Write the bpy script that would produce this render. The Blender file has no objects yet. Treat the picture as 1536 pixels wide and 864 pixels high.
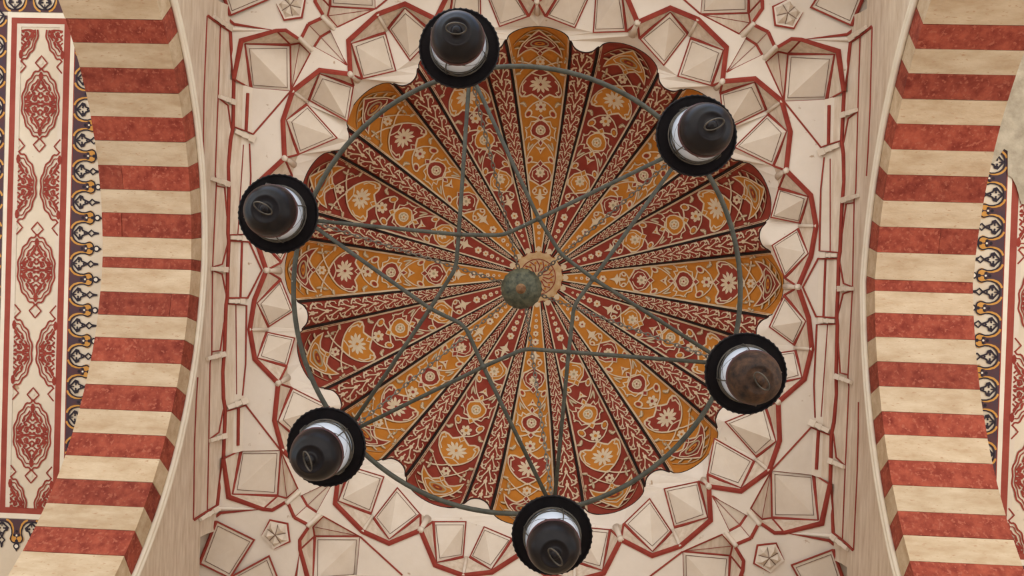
import bpy, bmesh, math, random
from mathutils import Vector, Matrix
from mathutils.geometry import tessellate_polygon, delaunay_2d_cdt

random.seed(7)
S = bpy.context.scene
COL = S.collection
pi = math.pi
sin, cos, tan, atan2, hypot, radians = math.sin, math.cos, math.tan, math.atan2, math.hypot, math.radians

# ------------------------------------------------------------------ camera
EYE = 1.6                                   # eye height above the paving
FPX, TX, TY, ROLL = 1500.0, 0.05817, -0.01067, 0.0317
CX, CY = -0.323, 0.02                       # centre of the bay, seen from the camera at 0,0
_d = Vector((-TX, -TY, 1)).normalized()
_r = Vector((1, 0, 0)); _r = (_r - _d * _r.dot(_d)).normalized()
_u = _d.cross(_r)
_RZ = Matrix.Rotation(-ROLL, 3, 'Z')
DW, RW, UW = _RZ @ _d, _RZ @ _r, _RZ @ _u
cam_data = bpy.data.cameras.new('camera')
cam = bpy.data.objects.new('camera', cam_data)
COL.objects.link(cam)
cam_data.sensor_width = 36.0
cam_data.lens = FPX / 1536 * 36.0
cam.matrix_world = Matrix(((RW.x, -UW.x, -DW.x, 0), (RW.y, -UW.y, -DW.y, 0), (RW.z, -UW.z, -DW.z, EYE), (0, 0, 0, 1)))
S.camera = cam

# ------------------------------------------------------------------ light
world = bpy.data.worlds.new('world'); S.world = world
world.use_nodes = True
wn = world.node_tree
sky = wn.nodes.new('ShaderNodeTexSky')
sky.sky_type = 'NISHITA'; sky.sun_disc = False
sky.sun_elevation = radians(52); sky.sun_rotation = radians(200)
wn.links.new(sky.outputs[0], wn.nodes['Background'].inputs[0])
wn.nodes['Background'].inputs[1].default_value = 0.2
sun_d = bpy.data.lights.new('sun', 'SUN'); sun = bpy.data.objects.new('sun', sun_d); COL.objects.link(sun)
sun_d.energy = 5.0; sun_d.angle = radians(0.6); sun_d.color = (1.0, 0.965, 0.91)
sun.location = (0, -20, 30)
sun.rotation_euler = Vector((-0.35, 0.10, -1.0)).to_track_quat('-Z', 'Y').to_euler()   # shines from the courtyard side
S.view_settings.view_transform = 'Standard'
S.view_settings.look = 'None'
S.view_settings.exposure = 0.75
S.view_settings.gamma = 1.0
S.view_settings.use_curve_mapping = False
S.cycles.use_denoising = True
S.cycles.max_bounces = 8
S.cycles.diffuse_bounces = 5

# ------------------------------------------------------------------ helpers
def bp(px, py, H):
    """photo pixel -> point (u, v) at height H over the eye, relative to the bay centre"""
    v = DW + RW * ((px - 768) / FPX) + UW * ((py - 432) / FPX)
    v = v / v.z * H
    return (v.x - CX, v.y - CY)
def pj(u, v, H):
    P = Vector((u + CX, v + CY, H))
    return (768 + FPX * P.dot(RW) / P.dot(DW), 432 + FPX * P.dot(UW) / P.dot(DW))
def Q(px, py, H):
    a = bp(px, py, H)
    return (abs(a[0]), abs(a[1]), H)
def W3(u, v, H):
    return Vector((u + CX, v + CY, H + EYE))

def srgb(r, g, b):
    def f(c):
        c /= 255.0
        return c / 12.92 if c <= 0.04045 else ((c + 0.055) / 1.055) ** 2.4
    return (f(r), f(g), f(b), 1)

def mat(name, c1, c2=None, rough=0.85, scale=6.0, detail=6.0, bump=0.0, bscale=None, stretch=(1, 1, 1), rnd=0.0, metal=0.0, spots=None, spec=0.3):
    m = bpy.data.materials.new(name); m.use_nodes = True
    nt = m.node_tree; N = nt.nodes; L = nt.links
    b = N['Principled BSDF']
    b.inputs['Roughness'].default_value = rough
    b.inputs['Metallic'].default_value = metal
    b.inputs['Specular IOR Level'].default_value = spec
    if c2 is None:
        b.inputs['Base Color'].default_value = c1
        if not bump: return m
    tc = N.new('ShaderNodeTexCoord'); mp = N.new('ShaderNodeMapping')
    mp.inputs['Scale'].default_value = stretch
    L.new(tc.outputs['Object'], mp.inputs['Vector'])
    vec = mp.outputs['Vector']
    if rnd:
        oi = N.new('ShaderNodeObjectInfo'); va = N.new('ShaderNodeVectorMath'); va.operation = 'ADD'
        sc = N.new('ShaderNodeMath'); sc.operation = 'MULTIPLY'; sc.inputs[1].default_value = 37.0
        L.new(oi.outputs['Random'], sc.inputs[0]); L.new(vec, va.inputs[0]); L.new(sc.outputs[0], va.inputs[1])
        vec = va.outputs[0]
    if c2 is not None:
        nz = N.new('ShaderNodeTexNoise'); nz.inputs['Scale'].default_value = scale; nz.inputs['Detail'].default_value = detail
        nz.inputs['Roughness'].default_value = 0.65
        L.new(vec, nz.inputs['Vector'])
        rp = N.new('ShaderNodeValToRGB')
        rp.color_ramp.elements[0].position = 0.33; rp.color_ramp.elements[0].color = c1
        rp.color_ramp.elements[1].position = 0.67; rp.color_ramp.elements[1].color = c2
        L.new(nz.outputs['Fac'], rp.inputs['Fac'])
        out = rp.outputs['Color']
        if spots:
            sz = N.new('ShaderNodeTexNoise'); sz.inputs['Scale'].default_value = spots[1]; sz.inputs['Detail'].default_value = 3
            L.new(vec, sz.inputs['Vector'])
            sr = N.new('ShaderNodeValToRGB'); sr.color_ramp.elements[0].position = spots[2]; sr.color_ramp.elements[1].position = spots[2] + 0.06
            L.new(sz.outputs['Fac'], sr.inputs['Fac'])
            mx = N.new('ShaderNodeMix'); mx.data_type = 'RGBA'
            L.new(sr.outputs['Color'], mx.inputs['Factor']); L.new(out, mx.inputs[6]); mx.inputs[7].default_value = spots[0]
            out = mx.outputs[2]
        if rnd:
            hs = N.new('ShaderNodeHueSaturation')
            mr = N.new('ShaderNodeMapRange'); mr.inputs[3].default_value = 1 - rnd; mr.inputs[4].default_value = 1 + rnd
            L.new(oi.outputs['Random'], mr.inputs[0]); L.new(mr.outputs[0], hs.inputs['Value']); L.new(out, hs.inputs['Color'])
            out = hs.outputs['Color']
        L.new(out, b.inputs['Base Color'])
    if bump:
        bz = N.new('ShaderNodeTexNoise'); bz.inputs['Scale'].default_value = bscale or scale * 6; bz.inputs['Detail'].default_value = 5
        L.new(vec, bz.inputs['Vector'])
        bn = N.new('ShaderNodeBump'); bn.inputs['Strength'].default_value = bump; bn.inputs['Distance'].default_value = 0.01
        L.new(bz.outputs['Fac'], bn.inputs['Height']); L.new(bn.outputs['Normal'], b.inputs['Normal'])
    return m

M = {}
M['plaster'] = mat('cream_plaster', srgb(216, 203, 186), srgb(226, 214, 199), scale=2.5, bump=0.08, bscale=30, spots=(srgb(176, 150, 122), 14, 0.70))
M['plaster_grain'] = mat('grained_plaster', srgb(192, 170, 146), srgb(218, 202, 182), scale=5.0, stretch=(5.0, 0.7, 5.0), bump=0.06, bscale=30)
M['panel'] = mat('panel_plaster', srgb(208, 192, 172), srgb(219, 205, 187), scale=4, bump=0.06, bscale=30)
M['red_line'] = mat('red_paint', srgb(130, 46, 36), srgb(150, 62, 48), scale=9)
M['dark_line'] = mat('dark_paint', srgb(104, 74, 58), srgb(124, 92, 74), scale=9)
M['mould'] = mat('white_moulding', srgb(222, 209, 188), srgb(232, 221, 202), scale=6)
M['cream_stone'] = mat('cream_stone', srgb(178, 151, 119), srgb(204, 183, 154), scale=3.5, stretch=(1.0, 3.0, 3.0), bump=0.25, bscale=45, rnd=0.06, spots=(srgb(176, 142, 110), 26, 0.64))
M['red_stone'] = mat('red_stone', srgb(114, 40, 28), srgb(162, 78, 57), scale=13.0, detail=12, bump=0.3, bscale=60, rnd=0.12, spots=(srgb(160, 86, 66), 42, 0.58))
M['grout'] = mat('mortar', srgb(190, 160, 130), srgb(205, 178, 150), scale=9)
M['d_orange'] = mat('dome_orange', srgb(186, 116, 36), srgb(202, 132, 52), scale=5)
M['d_red'] = mat('dome_red', srgb(134, 50, 36), srgb(152, 64, 48), scale=5)
M['d_cream'] = mat('dome_cream', srgb(212, 190, 156), srgb(226, 208, 178), scale=8)
M['d_grey'] = mat('dome_grey', srgb(168, 150, 118), srgb(186, 166, 130), scale=8)
M['d_black'] = mat('dome_black', srgb(34, 24, 20), srgb(48, 36, 30), scale=8)
M['crown'] = mat('crown_tan', srgb(190, 150, 100), srgb(214, 188, 148), scale=14)
M['slate'] = mat('slate_paint', srgb(92, 58, 58), srgb(70, 60, 70), scale=9)
M['ochre'] = mat('ochre_paint', srgb(196, 138, 62), srgb(206, 152, 80), scale=9)
M['ink'] = mat('ink_paint', srgb(38, 32, 40), srgb(52, 44, 52), scale=9)
M['ceil_cream'] = mat('ceiling_cream', srgb(208, 192, 168), srgb(220, 206, 184), scale=3, spots=(srgb(178, 150, 120), 10, 0.7))
M['band_red'] = mat('band_red', srgb(140, 60, 48), srgb(156, 74, 60), scale=6)
M['lamp_black'] = mat('lamp_black', srgb(22, 19, 20), srgb(33, 28, 28), rough=0.34, scale=12, spec=0.16, bump=0.06)
M['lamp_rust'] = mat('lamp_rust', srgb(34, 28, 26), srgb(84, 60, 44), rough=0.6, scale=22, spec=0.15, bump=0.2)
M['lamp_rim'] = mat('lamp_rim', srgb(70, 44, 44), srgb(86, 54, 52), rough=0.5, scale=12)
M['wire'] = mat('lamp_wire', srgb(58, 53, 47), srgb(92, 84, 74), rough=0.45, metal=0.3, scale=20)
M['opal'] = mat('opal_glass', srgb(206, 213, 224), rough=0.12, spec=0.6)
M['iron'] = mat('grey_iron', srgb(56, 55, 47), srgb(78, 77, 67), rough=0.6, scale=14, spots=(srgb(170, 165, 150), 30, 0.72), bump=0.2)
M['chain'] = mat('chain_iron', srgb(92, 84, 76), srgb(132, 122, 110), rough=0.5, metal=0.5, scale=30)
M['bronze'] = mat('green_bronze', srgb(46, 50, 42), srgb(98, 97, 78), rough=0.5, metal=0.3, scale=10, stretch=(3, 3, 0.4))
M['rust'] = mat('rusty_nub', srgb(92, 54, 30), srgb(150, 118, 84), rough=0.7, scale=20)
M['paving'] = mat('paving_stone', srgb(203, 199, 191), srgb(213, 209, 201), scale=1.5)
M['scar'] = mat('bare_plaster', srgb(150, 138, 118), srgb(190, 178, 156), scale=8, bump=0.3)

def link(o, parent=None):
    COL.objects.link(o)
    if parent is not None: o.parent = parent
    return o
def mesh_obj(name, verts, faces, material, parent=None, smooth=False, midx=None):
    me = bpy.data.meshes.new(name)
    me.from_pydata([tuple(v) for v in verts], [], faces)
    ms = material if isinstance(material, (list, tuple)) else [material]
    for m in ms: me.materials.append(m)
    if midx: me.polygons.foreach_set('material_index', midx)
    if smooth: me.polygons.foreach_set('use_smooth', [True] * len(me.polygons))
    me.update()
    return link(bpy.data.objects.new(name, me), parent)
def empty(name, loc, parent=None):
    o = bpy.data.objects.new(name, None); o.location = loc; o.empty_display_size = 0.2
    return link(o, parent)
def tag(o, label, cat, group=None):
    o['label'] = label; o['category'] = cat
    if group: o['group'] = group
    return o
def struct(o, label=None):
    o['kind'] = 'structure'
    if label: o['label'] = label
    return o

class MB:
    """collects verts / faces for one mesh"""
    def __init__(s): s.v = []; s.f = []; s.m = []
    def add(s, vs, fs, mi=0):
        n = len(s.v); s.v += [Vector(x) for x in vs]; s.f += [tuple(i + n for i in f) for f in fs]; s.m += [mi] * len(fs)
    def poly(s, pts, mi=0): s.add(pts, [tuple(range(len(pts)))], mi)
    def tube(s, pts, r, seg=6, flat=1.0, mi=0, closed=False, cap=True):
        pts = [Vector(p) for p in pts]
        n = len(pts); vs = []
        for i, p in enumerate(pts):
            a = pts[(i - 1) % n] if (closed or i) else p
            b = pts[(i + 1) % n] if (closed or i < n - 1) else p
            t = (b - a)
            t = t.normalized() if t.length > 1e-9 else Vector((1, 0, 0))
            up = Vector((0, 0, 1)) if abs(t.z) < 0.95 else Vector((1, 0, 0))
            sd = t.cross(up).normalized(); up = sd.cross(t).normalized()
            k = 1.0
            if 0 < i < n - 1 or closed:
                c = (p - a).normalized().dot((b - p).normalized())
                k = min(1.8, 1 / max(0.4, math.sqrt(max(0.0, (1 + c) / 2))))
            rr = r[i] if isinstance(r, (list, tuple)) else r
            for j in range(seg):
                q = 2 * pi * (j + 0.5) / seg
                vs.append(p + sd * (rr * k * cos(q)) + up * (rr * flat * sin(q)))
        fs = []
        for i in range(n if closed else n - 1):
            for j in range(seg):
                a = i * seg + j; b = i * seg + (j + 1) % seg
                c = ((i + 1) % n) * seg + (j + 1) % seg; d = ((i + 1) % n) * seg + j
                fs.append((a, b, c, d))
        if cap and not closed:
            fs.append(tuple(range(seg - 1, -1, -1))); fs.append(tuple(range((n - 1) * seg, n * seg)))
        s.add(vs, fs, mi)
    def lathe(s, prof, seg=40, mi=0, off=(0, 0, 0), mod=None):
        off = Vector(off); vs = []
        for (r, z) in prof:
            for j in range(seg):
                q = 2 * pi * j / seg
                rr = mod(r, z, q) if mod else r
                vs.append(off + Vector((rr * cos(q), rr * sin(q), z)))
        fs = []
        for i in range(len(prof) - 1):
            for j in range(seg):
                fs.append((i * seg + j, i * seg + (j + 1) % seg, (i + 1) * seg + (j + 1) % seg, (i + 1) * seg + j))
        s.add(vs, fs, mi)
    def box(s, c, ax, ay, az):
        c = Vector(c); ax, ay, az = Vector(ax), Vector(ay), Vector(az)
        vs = [c + ax * i + ay * j + az * k for i in (-1, 1) for j in (-1, 1) for k in (-1, 1)]
        s.add(vs, [(0, 1, 3, 2), (4, 6, 7, 5), (0, 4, 5, 1), (2, 3, 7, 6), (0, 2, 6, 4), (1, 5, 7, 3)])
    def build(s, name, material, parent=None, smooth=False):
        return mesh_obj(name, s.v, s.f, material, parent, smooth, s.m)

def tri2d(pts):
    """triangulate a simple 2D polygon -> index triples"""
    return tessellate_polygon([[Vector((p[0], p[1], 0)) for p in pts]])
def inside(p, poly):
    c = False; n = len(poly); j = n - 1
    for i in range(n):
        a, b = poly[i], poly[j]
        if (a[1] > p[1]) != (b[1] > p[1]) and p[0] < (b[0] - a[0]) * (p[1] - a[1]) / (b[1] - a[1]) + a[0]: c = not c
        j = i
    return c
QUADS = [(1, -1), (-1, -1), (-1, 1), (1, 1)]

class Art:
    """flat painted ornament: 2D triangles in layers, later laid on a surface"""
    def __init__(s): s.t = []; s.n = 0          # (p0,p1,p2,mat,layer)
    def nxt(s, lay):
        s.n += 1; return lay + 0.035 * (s.n % 24)
    def fill(s, pts, m, lay=1, maxe=7.0):
        lay = s.nxt(lay)
        for a, b, c in tri2d(pts):
            st = [(pts[a], pts[b], pts[c])]
            while st:
                A, B, C = st.pop()
                e = [hypot(A[0] - B[0], A[1] - B[1]), hypot(B[0] - C[0], B[1] - C[1]), hypot(C[0] - A[0], C[1] - A[1])]
                if max(e) > maxe:
                    i = e.index(max(e))
                    if i == 1: A, B, C = B, C, A
                    elif i == 2: A, B, C = C, A, B
                    mm = ((A[0] + B[0]) / 2, (A[1] + B[1]) / 2)
                    st += [(A, mm, C), (mm, B, C)]
                else: s.t.append((A, B, C, m, lay))
    def line(s, pts, w, m, lay=2, closed=False, step=3.0):
        P = []; lay = s.nxt(lay)
        n = len(pts)
        for i in range(n if closed else n - 1):
            a, b = pts[i], pts[(i + 1) % n]
            k = max(1, int(hypot(b[0] - a[0], b[1] - a[1]) / step))
            for q in range(k): P.append((a[0] + (b[0] - a[0]) * q / k, a[1] + (b[1] - a[1]) * q / k))
        if not closed: P.append(pts[-1])
        n = len(P); Lf = []; Rt = []
        for i in range(n):
            a = P[(i - 1) % n] if (closed or i) else P[i]
            b = P[(i + 1) % n] if (closed or i < n - 1) else P[i]
            dx, dy = b[0] - a[0], b[1] - a[1]; L = hypot(dx, dy) or 1
            ww = (w[0] + (w[1] - w[0]) * i / max(1, n - 1)) if isinstance(w, tuple) else w
            nx, ny = -dy / L * ww / 2, dx / L * ww / 2
            Lf.append((P[i][0] + nx, P[i][1] + ny)); Rt.append((P[i][0] - nx, P[i][1] - ny))
        for i in range(n if closed else n - 1):
            j = (i + 1) % n
            s.t.append((Lf[i], Rt[i], Rt[j], m, lay)); s.t.append((Lf[i], Rt[j], Lf[j], m, lay))
    def disc(s, c, r, m, lay=2, ry=None, rot=0.0, n=10):
        ry = ry or r
        s.fill([(c[0] + r * cos(q) * cos(rot) - ry * sin(q) * sin(rot), c[1] + r * cos(q) * sin(rot) + ry * sin(q) * cos(rot))
                for q in [2 * pi * i / n for i in range(n)]], m, lay)
    def ring(s, c, r, w, m, lay=2, ry=None, n=14):
        ry = ry or r
        s.line([(c[0] + r * cos(2 * pi * i / n), c[1] + ry * sin(2 * pi * i / n)) for i in range(n)], w, m, lay, True, 9)
    def flower(s, c, r, n, m, mc, lay=3, ry=None, pw=0.42, rot=0.0):
        ry = ry or r
        for i in range(n):
            q = 2 * pi * i / n + rot
            px, py = c[0] + 0.6 * r * cos(q), c[1] + 0.6 * ry * sin(q)
            s.disc((px, py), 0.45 * hypot(r * cos(q), ry * sin(q)), m, lay, pw * min(r, ry) * (2.6 / n) * 1.6, atan2(ry * sin(q), r * cos(q)), 6)
        s.disc(c, r * 0.3, mc, lay + 1, ry * 0.3, 0, 6)
    def both(s, fn):
        """run fn on the two mirror halves (l and -l)"""
        for k in (1, -1): fn(lambda *p: [(a, b * k) for a, b in p])
    def mesh(s, name, mapf, mats, off=0.0022):
        keys = sorted(set(t[3] for t in s.t)); ids = {}; vs = []; fs = []; mi = []
        for A, B, C, m, lay in s.t:
            f = []
            for p in (A, B, C):
                k = (round(p[0], 4), round(p[1], 4), lay)
                if k not in ids: ids[k] = len(vs); vs.append(mapf(p[0], p[1], lay * off))
                f.append(ids[k])
            if len(set(f)) == 3: fs.append(f); mi.append(keys.index(m))
        me = bpy.data.meshes.new(name); me.from_pydata([tuple(v) for v in vs], [], fs)
        for k in keys: me.materials.append(M[mats.get(k, k)])
        me.polygons.foreach_set('material_index', mi); me.update()
        return me

# ------------------------------------------------------------------ heights (metres over the eye)
H_RIM, H_S1, H_S0, H_SIDE = 8.0, 7.70, 7.56, 7.30
WALL = [(2.394, 7.36), (2.380, 7.45), (2.335, 7.575), (2.262, 7.655), (2.200, 7.70)]   # corbelled wall profile (half width, height)
VOFF = 0.155                                 # the bay is this much longer towards the courtyard and the mosque wall
W0, W_OUT = 2.394, 3.05
ARCH = {-1: (-0.075, 0.069, 4.605, 2.428), 1: (-0.051, 0.281, 4.424, 2.536)}            # two-centred arches: v0, e, centre height, radius
def arch_h(sx, v, off=0.0):
    v0, e, hc, R = ARCH[sx]; a = abs(v - v0) + e
    return hc + math.sqrt(max(0.0, (R + off) ** 2 - a * a))
def wall_w(H):
    if H <= WALL[0][1]: return W0
    for (w0, h0), (w1, h1) in zip(WALL, WALL[1:]):
        if H <= h1: return w0 + (w1 - w0) * (H - h0) / (h1 - h0)
    return WALL[-1][0] - (H - H_S1) * 1.6
def on_wall(px, py):
    lo, hi = 5.0, 7.74
    for _ in range(50):
        m = (lo + hi) / 2
        if abs(bp(px, py, m)[0]) < wall_w(m): lo = m
        else: hi = m
    if lo > H_S1 - 0.001:      # above the corbels: on the flat star sheet
        a = bp(px, py, H_S1 - 0.004); return (abs(a[0]), a[1], H_S1 - 0.004)
    a = bp(px, py, lo)
    return (abs(a[0]) - 0.004, a[1], lo)

# ------------------------------------------------------------------ the setting: floor, added sky-blocking slab, outer walls
mb = MB(); mb.box((CX, -6, -0.1), (30, 0, 0), (0, 30, 0), (0, 0, 0.1))
struct(mb.build('floor', M['paving']), 'pale stone paving of the portico and the courtyard')
mb = MB(); mb.box((CX, CY + 0.3, EYE + 10.25), (9.0, 0, 0), (0, 3.4, 0), (0, 0, 0.15))  # unseen slab added over dome and bays to stop sky light leaking in
struct(mb.build('sky_blocker', M['plaster']), 'unseen flat slab added above the portico bays to block the sky')
mb = MB(); mb.box((CX, CY + 2.95, (EYE + 10.1) / 2), (9.0, 0, 0), (0, 0.2, 0), (0, 0, (EYE + 10.1) / 2))
struct(mb.build('wall_back', M['cream_stone']), 'cream stone wall of the mosque behind the portico')
mb = MB(); mb.box((CX, CY - 2.95, EYE + 8.55), (9.0, 0, 0), (0, 0.2, 0), (0, 0, 1.55))
struct(mb.build('wall_front', M['cream_stone']), 'cream stone wall over the openings to the courtyard')

# inner corbelled faces on the two long sides of the bay
for nm, sy in (('trim_1', 1), ('trim_2', -1)):
    mb = MB()
    prof = [(W0, 6.9)] + WALL
    for (w0, h0), (w1, h1) in zip(prof, prof[1:]):
        mb.poly([W3(-W0, sy * (w0 + VOFF), h0), W3(W0, sy * (w0 + VOFF), h0), W3(W0, sy * (w1 + VOFF), h1), W3(-W0, sy * (w1 + VOFF), h1)])
    mb.poly([W3(-W0, sy * (W0 + VOFF), 6.9), W3(W0, sy * (W0 + VOFF), 6.9), W3(W0, sy * 2.8, 6.9), W3(-W0, sy * 2.8, 6.9)])
    struct(mb.build(nm, M['plaster_grain']), 'corbelled plaster cornice along the end of the bay')

# ------------------------------------------------------------------ left and right walls over the arches
WLINES = [   # traced on the upper half of the right wall, laid on its facets; (pixels, width)
    ([(1277, 63), (1267, 136), (1266, 160), (1263.5, 213), (1266, 231), (1267, 273), (1264, 307), (1261, 377), (1259, 388), (1258, 432)], 0.030),
    ([(1244.5, 158), (1243.5, 217)], 0.026),
    ([(1246, 238), (1246, 378)], 0.008),
    ([(1237, 236), (1231, 285), (1229, 376), (1259, 379)], 0.012),
    ([(1204, 431), (1227, 388), (1260, 388)], 0.014),
    ([(1239, 388), (1237.5, 432)], 0.018),
    ([(1291, 56), (1289.5, 100), (1287.5, 169), (1284.5, 286), (1282, 300), (1280.5, 380), (1279.5, 432)], 0.010),
    ([(1309, 40), (1306, 160), (1303, 225), (1300.5, 264)], 0.010),
    ([(1231, 221), (1243, 217), (1262, 211)], 0.012),
    ([(1288, 166), (1273, 178), (1266, 214)], 0.012),
    ([(1282, 304), (1270, 306), (1264, 350)], 0.012),
    ([(1278, 430), (1266, 425), (1260, 392)], 0.012),
    ([(1277, 63), (1297, 49), (1308, 40)], 0.020),
]
def vmap(sx, sy, w):          # quadrant mirror of an (u, v, H) triple
    return W3(sx * abs(w[0]), sy * abs(w[1]), w[2])
for nm, sx in (('wall_left', -1), ('wall_right', 1)):
    mb = MB(); n = 60; vm = 2.45
    vs = [-vm + 2 * vm * i / n for i in range(n + 1)]
    for a, b in zip(vs, vs[1:]):       # plane over the arch ring, and the same on the far side
        for Wd, top in ((W0, 7.36), (W_OUT, 8.4)):
            mb.poly([W3(sx * Wd, a, arch_h(sx, a, 0.205)), W3(sx * Wd, b, arch_h(sx, b, 0.205)), W3(sx * Wd, b, top), W3(sx * Wd, a, top)])
    for sy in (-1, 1):      # the wall steps back where it meets the corner sheet
        mb.poly([W3(sx * W0, sy * 1.95, 7.36), W3(sx * W0, sy * 2.65, 7.36), W3(sx * 2.475, sy * 2.65, 7.57), W3(sx * 2.475, sy * 1.95, 7.57)])
    wall = struct(mb.build(nm, M['plaster_grain']), 'corbelled plaster wall with red lines over the %s striped arch' % nm[5:])
    for k, ((w0, h0), (w1, h1)) in enumerate(zip(WALL, WALL[1:])):
        ve = 2.02 if h1 < 7.58 else 1.50
        va, vb = ve, ve
        if k >= 2:
            t0, t1 = Q(1080 + 942 / 5.083, 695 / 5.083, 7.56)[1], Q(1080 + 815 / 5.083, 765 / 5.083, 7.73)[1]
            va, vb = t0 + (t1 - t0) * (h0 - 7.575) / 0.125, t0 + (t1 - t0) * (h1 - 7.575) / 0.125
        f = MB(); f.poly([W3(sx * w0, -va, h0), W3(sx * w0, va, h0), W3(sx * w1, vb, h1), W3(sx * w1, -vb, h1)])
        f.build('wall_facet', M['plaster_grain' if k < 3 else 'panel'], wall)
    ml = MB()
    v0 = ARCH[sx][0]
    crv = [v0 + (-2.35 + 4.7 * i / 70) for i in range(71)]
    for off_r, r in ((0.235, 0.021), (0.200, 0.016)):
        ml.tube([W3(sx * (W0 - 0.012), v, arch_h(sx, v, off_r)) for v in crv], r, 8)
    ml.build('arch_moulding', M['mould'], wall, smooth=True)
    pl = MB()
    for pts, w in WLINES:
        T = [on_wall(*p) for p in pts]
        for sy in (-1, 1): pl.tube([W3(sx * t[0], sy * -t[1], t[2]) for t in T], w / 2, 6)
    pl.build('painted_line', M['red_line'], wall)
    # little brackets (stalactite drops) stepping over the facets
    def bracket(pa, pb, w, t):
        a, b = on_wall(*pa), on_wall(*pb)
        for sy in (-1, 1):
            if sy == 1 and abs(a[1]) < 0.06: continue
            m = MB()
            A, B = W3(sx * (a[0] - t), sy * -a[1], a[2] - t * 0.4), W3(sx * (b[0] - t), sy * -b[1], b[2] - t * 0.4)
            d = (B - A); L = d.length; d.normalize()
            s_ = d.cross(Vector((0, 0, 1))).normalized(); up = s_.cross(d)
            m.box((A + B) / 2, d * (L / 2), s_ * w, up * t)
            m.box(A + d * (L * 0.12), d * (L * 0.16), s_ * (w * 1.45), up * (t * 1.5))
            m.box(A + d * (L * 0.55), d * (L * 0.06), s_ * (w * 1.25), up * (t * 1.25))
            m.build('bracket', M['panel'], wall)
    bracket((1232, 229), (1262, 217), 0.017, 0.013)
    bracket((1236, 383), (1259, 383), 0.014, 0.012)
    bracket((1266, 173), (1288, 165), 0.014, 0.012)
    bracket((1267, 300), (1290, 293), 0.014, 0.012)
    bracket((1262, 433), (1282, 433), 0.014, 0.012)
    bracket((1278, 58), (1302, 41), 0.014, 0.012)

# ------------------------------------------------------------------ striped arches, stone by stone
REDS = {-1: [(30, 66), (103.6, 140.6), (177, 213.5), (250.7, 287), (322, 358.5), (389, 405), (441.4, 476), (510, 546), (581, 618), (654, 688.5), (724, 761), (796.5, 834)],
        1: [(36, 73), (110, 148), (185.4, 224), (261.7, 300.7), (339.8, 378.3), (419, 436), (469, 505), (542, 579), (617, 651.5), (689.8, 727.5), (766.6, 802.5), (841.6, 879)]}
SPLIT = {-1: {3: 0.74, 4: 0.78, 6: 0.2, 7: 0.5}, 1: {4: 0.62}}
def v_at(sx, y):
    lo, hi = -2.3, 2.3
    for _ in range(50):
        m = (lo + hi) / 2
        if pj(sx * W0, m, arch_h(sx, m))[1] < y: lo = m
        else: hi = m
    return lo
for sx in (-1, 1):
    side = 'left' if sx < 0 else 'right'
    arch = empty('striped_arch', W3(sx * (W0 + W_OUT) / 2, ARCH[sx][0], 5.0))
    tag(arch, 'round arch of red and cream stones beside the full painted medallion panel' if sx < 0 else
        'pointed arch of red and cream stones below the scarred bare patch of side ceiling', 'arch', 'striped arches of the portico')
    inv = arch.matrix_world.inverted()
    bounds = []
    for a, b in REDS[sx]: bounds += [(v_at(sx, a), 1), (v_at(sx, b), 0)]
    stones = [(bounds[i][0], bounds[i + 1][0], bounds[i][1], i // 2) for i in range(len(bounds) - 1)]
    stones.append((bounds[-1][0], bounds[-1][0] + 0.15, bounds[-1][1], 99))
    v = bounds[0][0]; red = 0; stones.insert(0, (v - 0.15, v, 0, 99)); v -= 0.15
    for k in range(3):
        red = 1 - red; stones.insert(0, (v - 0.13, v, red, 99)); v -= 0.13
    v = stones[-1][1]; red = stones[-1][2]
    for k in range(3):
        red = 1 - red; stones.append((v, min(v + 0.13, 2.34), red, 99)); v += 0.13
    base = Vector((-arch.location.x, -arch.location.y, -arch.location.z))
    def stone(va, vb, ua, ub, red):
        g = 0.0012
        va, vb, ua, ub = va + g, vb - g, ua + g, ub - g
        dep = 0.006 * random.random()
        P = []
        for u in (ua, ub):
            for q in range(5):
                v = va + (vb - va) * q / 4
                P.append(W3(sx * u, v, arch_h(sx, v, dep)) + base)
            for q in range(5):
                # outer ring edge: radial from the centre of its half
                t = (4 - q) / 4; v = va + (vb - va) * t
                v0, e, hc, R = ARCH[sx]; sg = 1 if v >= v0 else -1
                a = abs(v - v0) + e; h = arch_h(sx, v)
                k = (R + 0.225) / R
                P.append(W3(sx * u, v0 + sg * max(0.0, a * k - e), hc + (h - hc) * k) + base)
        F = [tuple(range(9, -1, -1)), tuple(range(10, 20))] + [(q, q + 1, q + 11, q + 10) for q in range(9)] + [(9, 0, 10, 19)]
        mesh_obj('voussoir', P, F, M['red_stone' if red else 'cream_stone'], arch)
    for va, vb, red, idx in stones:
        sp = SPLIT[sx].get(idx) if red else None
        if sp:
            um = W0 + (W_OUT - W0) * sp
            stone(va, vb, W0, um, red); stone(va, vb, um, W_OUT, red)
        else: stone(va, vb, W0, W_OUT, red)
    bed = MB()          # mortar behind the stones
    crv = [-2.3 + 4.6 * i / 60 for i in range(61)]
    for a, b in zip(crv, crv[1:]):
        bed.poly([W3(sx * (W0 + 0.004), a, arch_h(sx, a, 0.012)) + base, W3(sx * (W0 + 0.004), b, arch_h(sx, b, 0.012)) + base,
                  W3(sx * (W_OUT - 0.004), b, arch_h(sx, b, 0.012)) + base, W3(sx * (W_OUT - 0.004), a, arch_h(sx, a, 0.012)) + base])
    bed.build('mortar_bed', M['grout'], arch)

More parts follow.
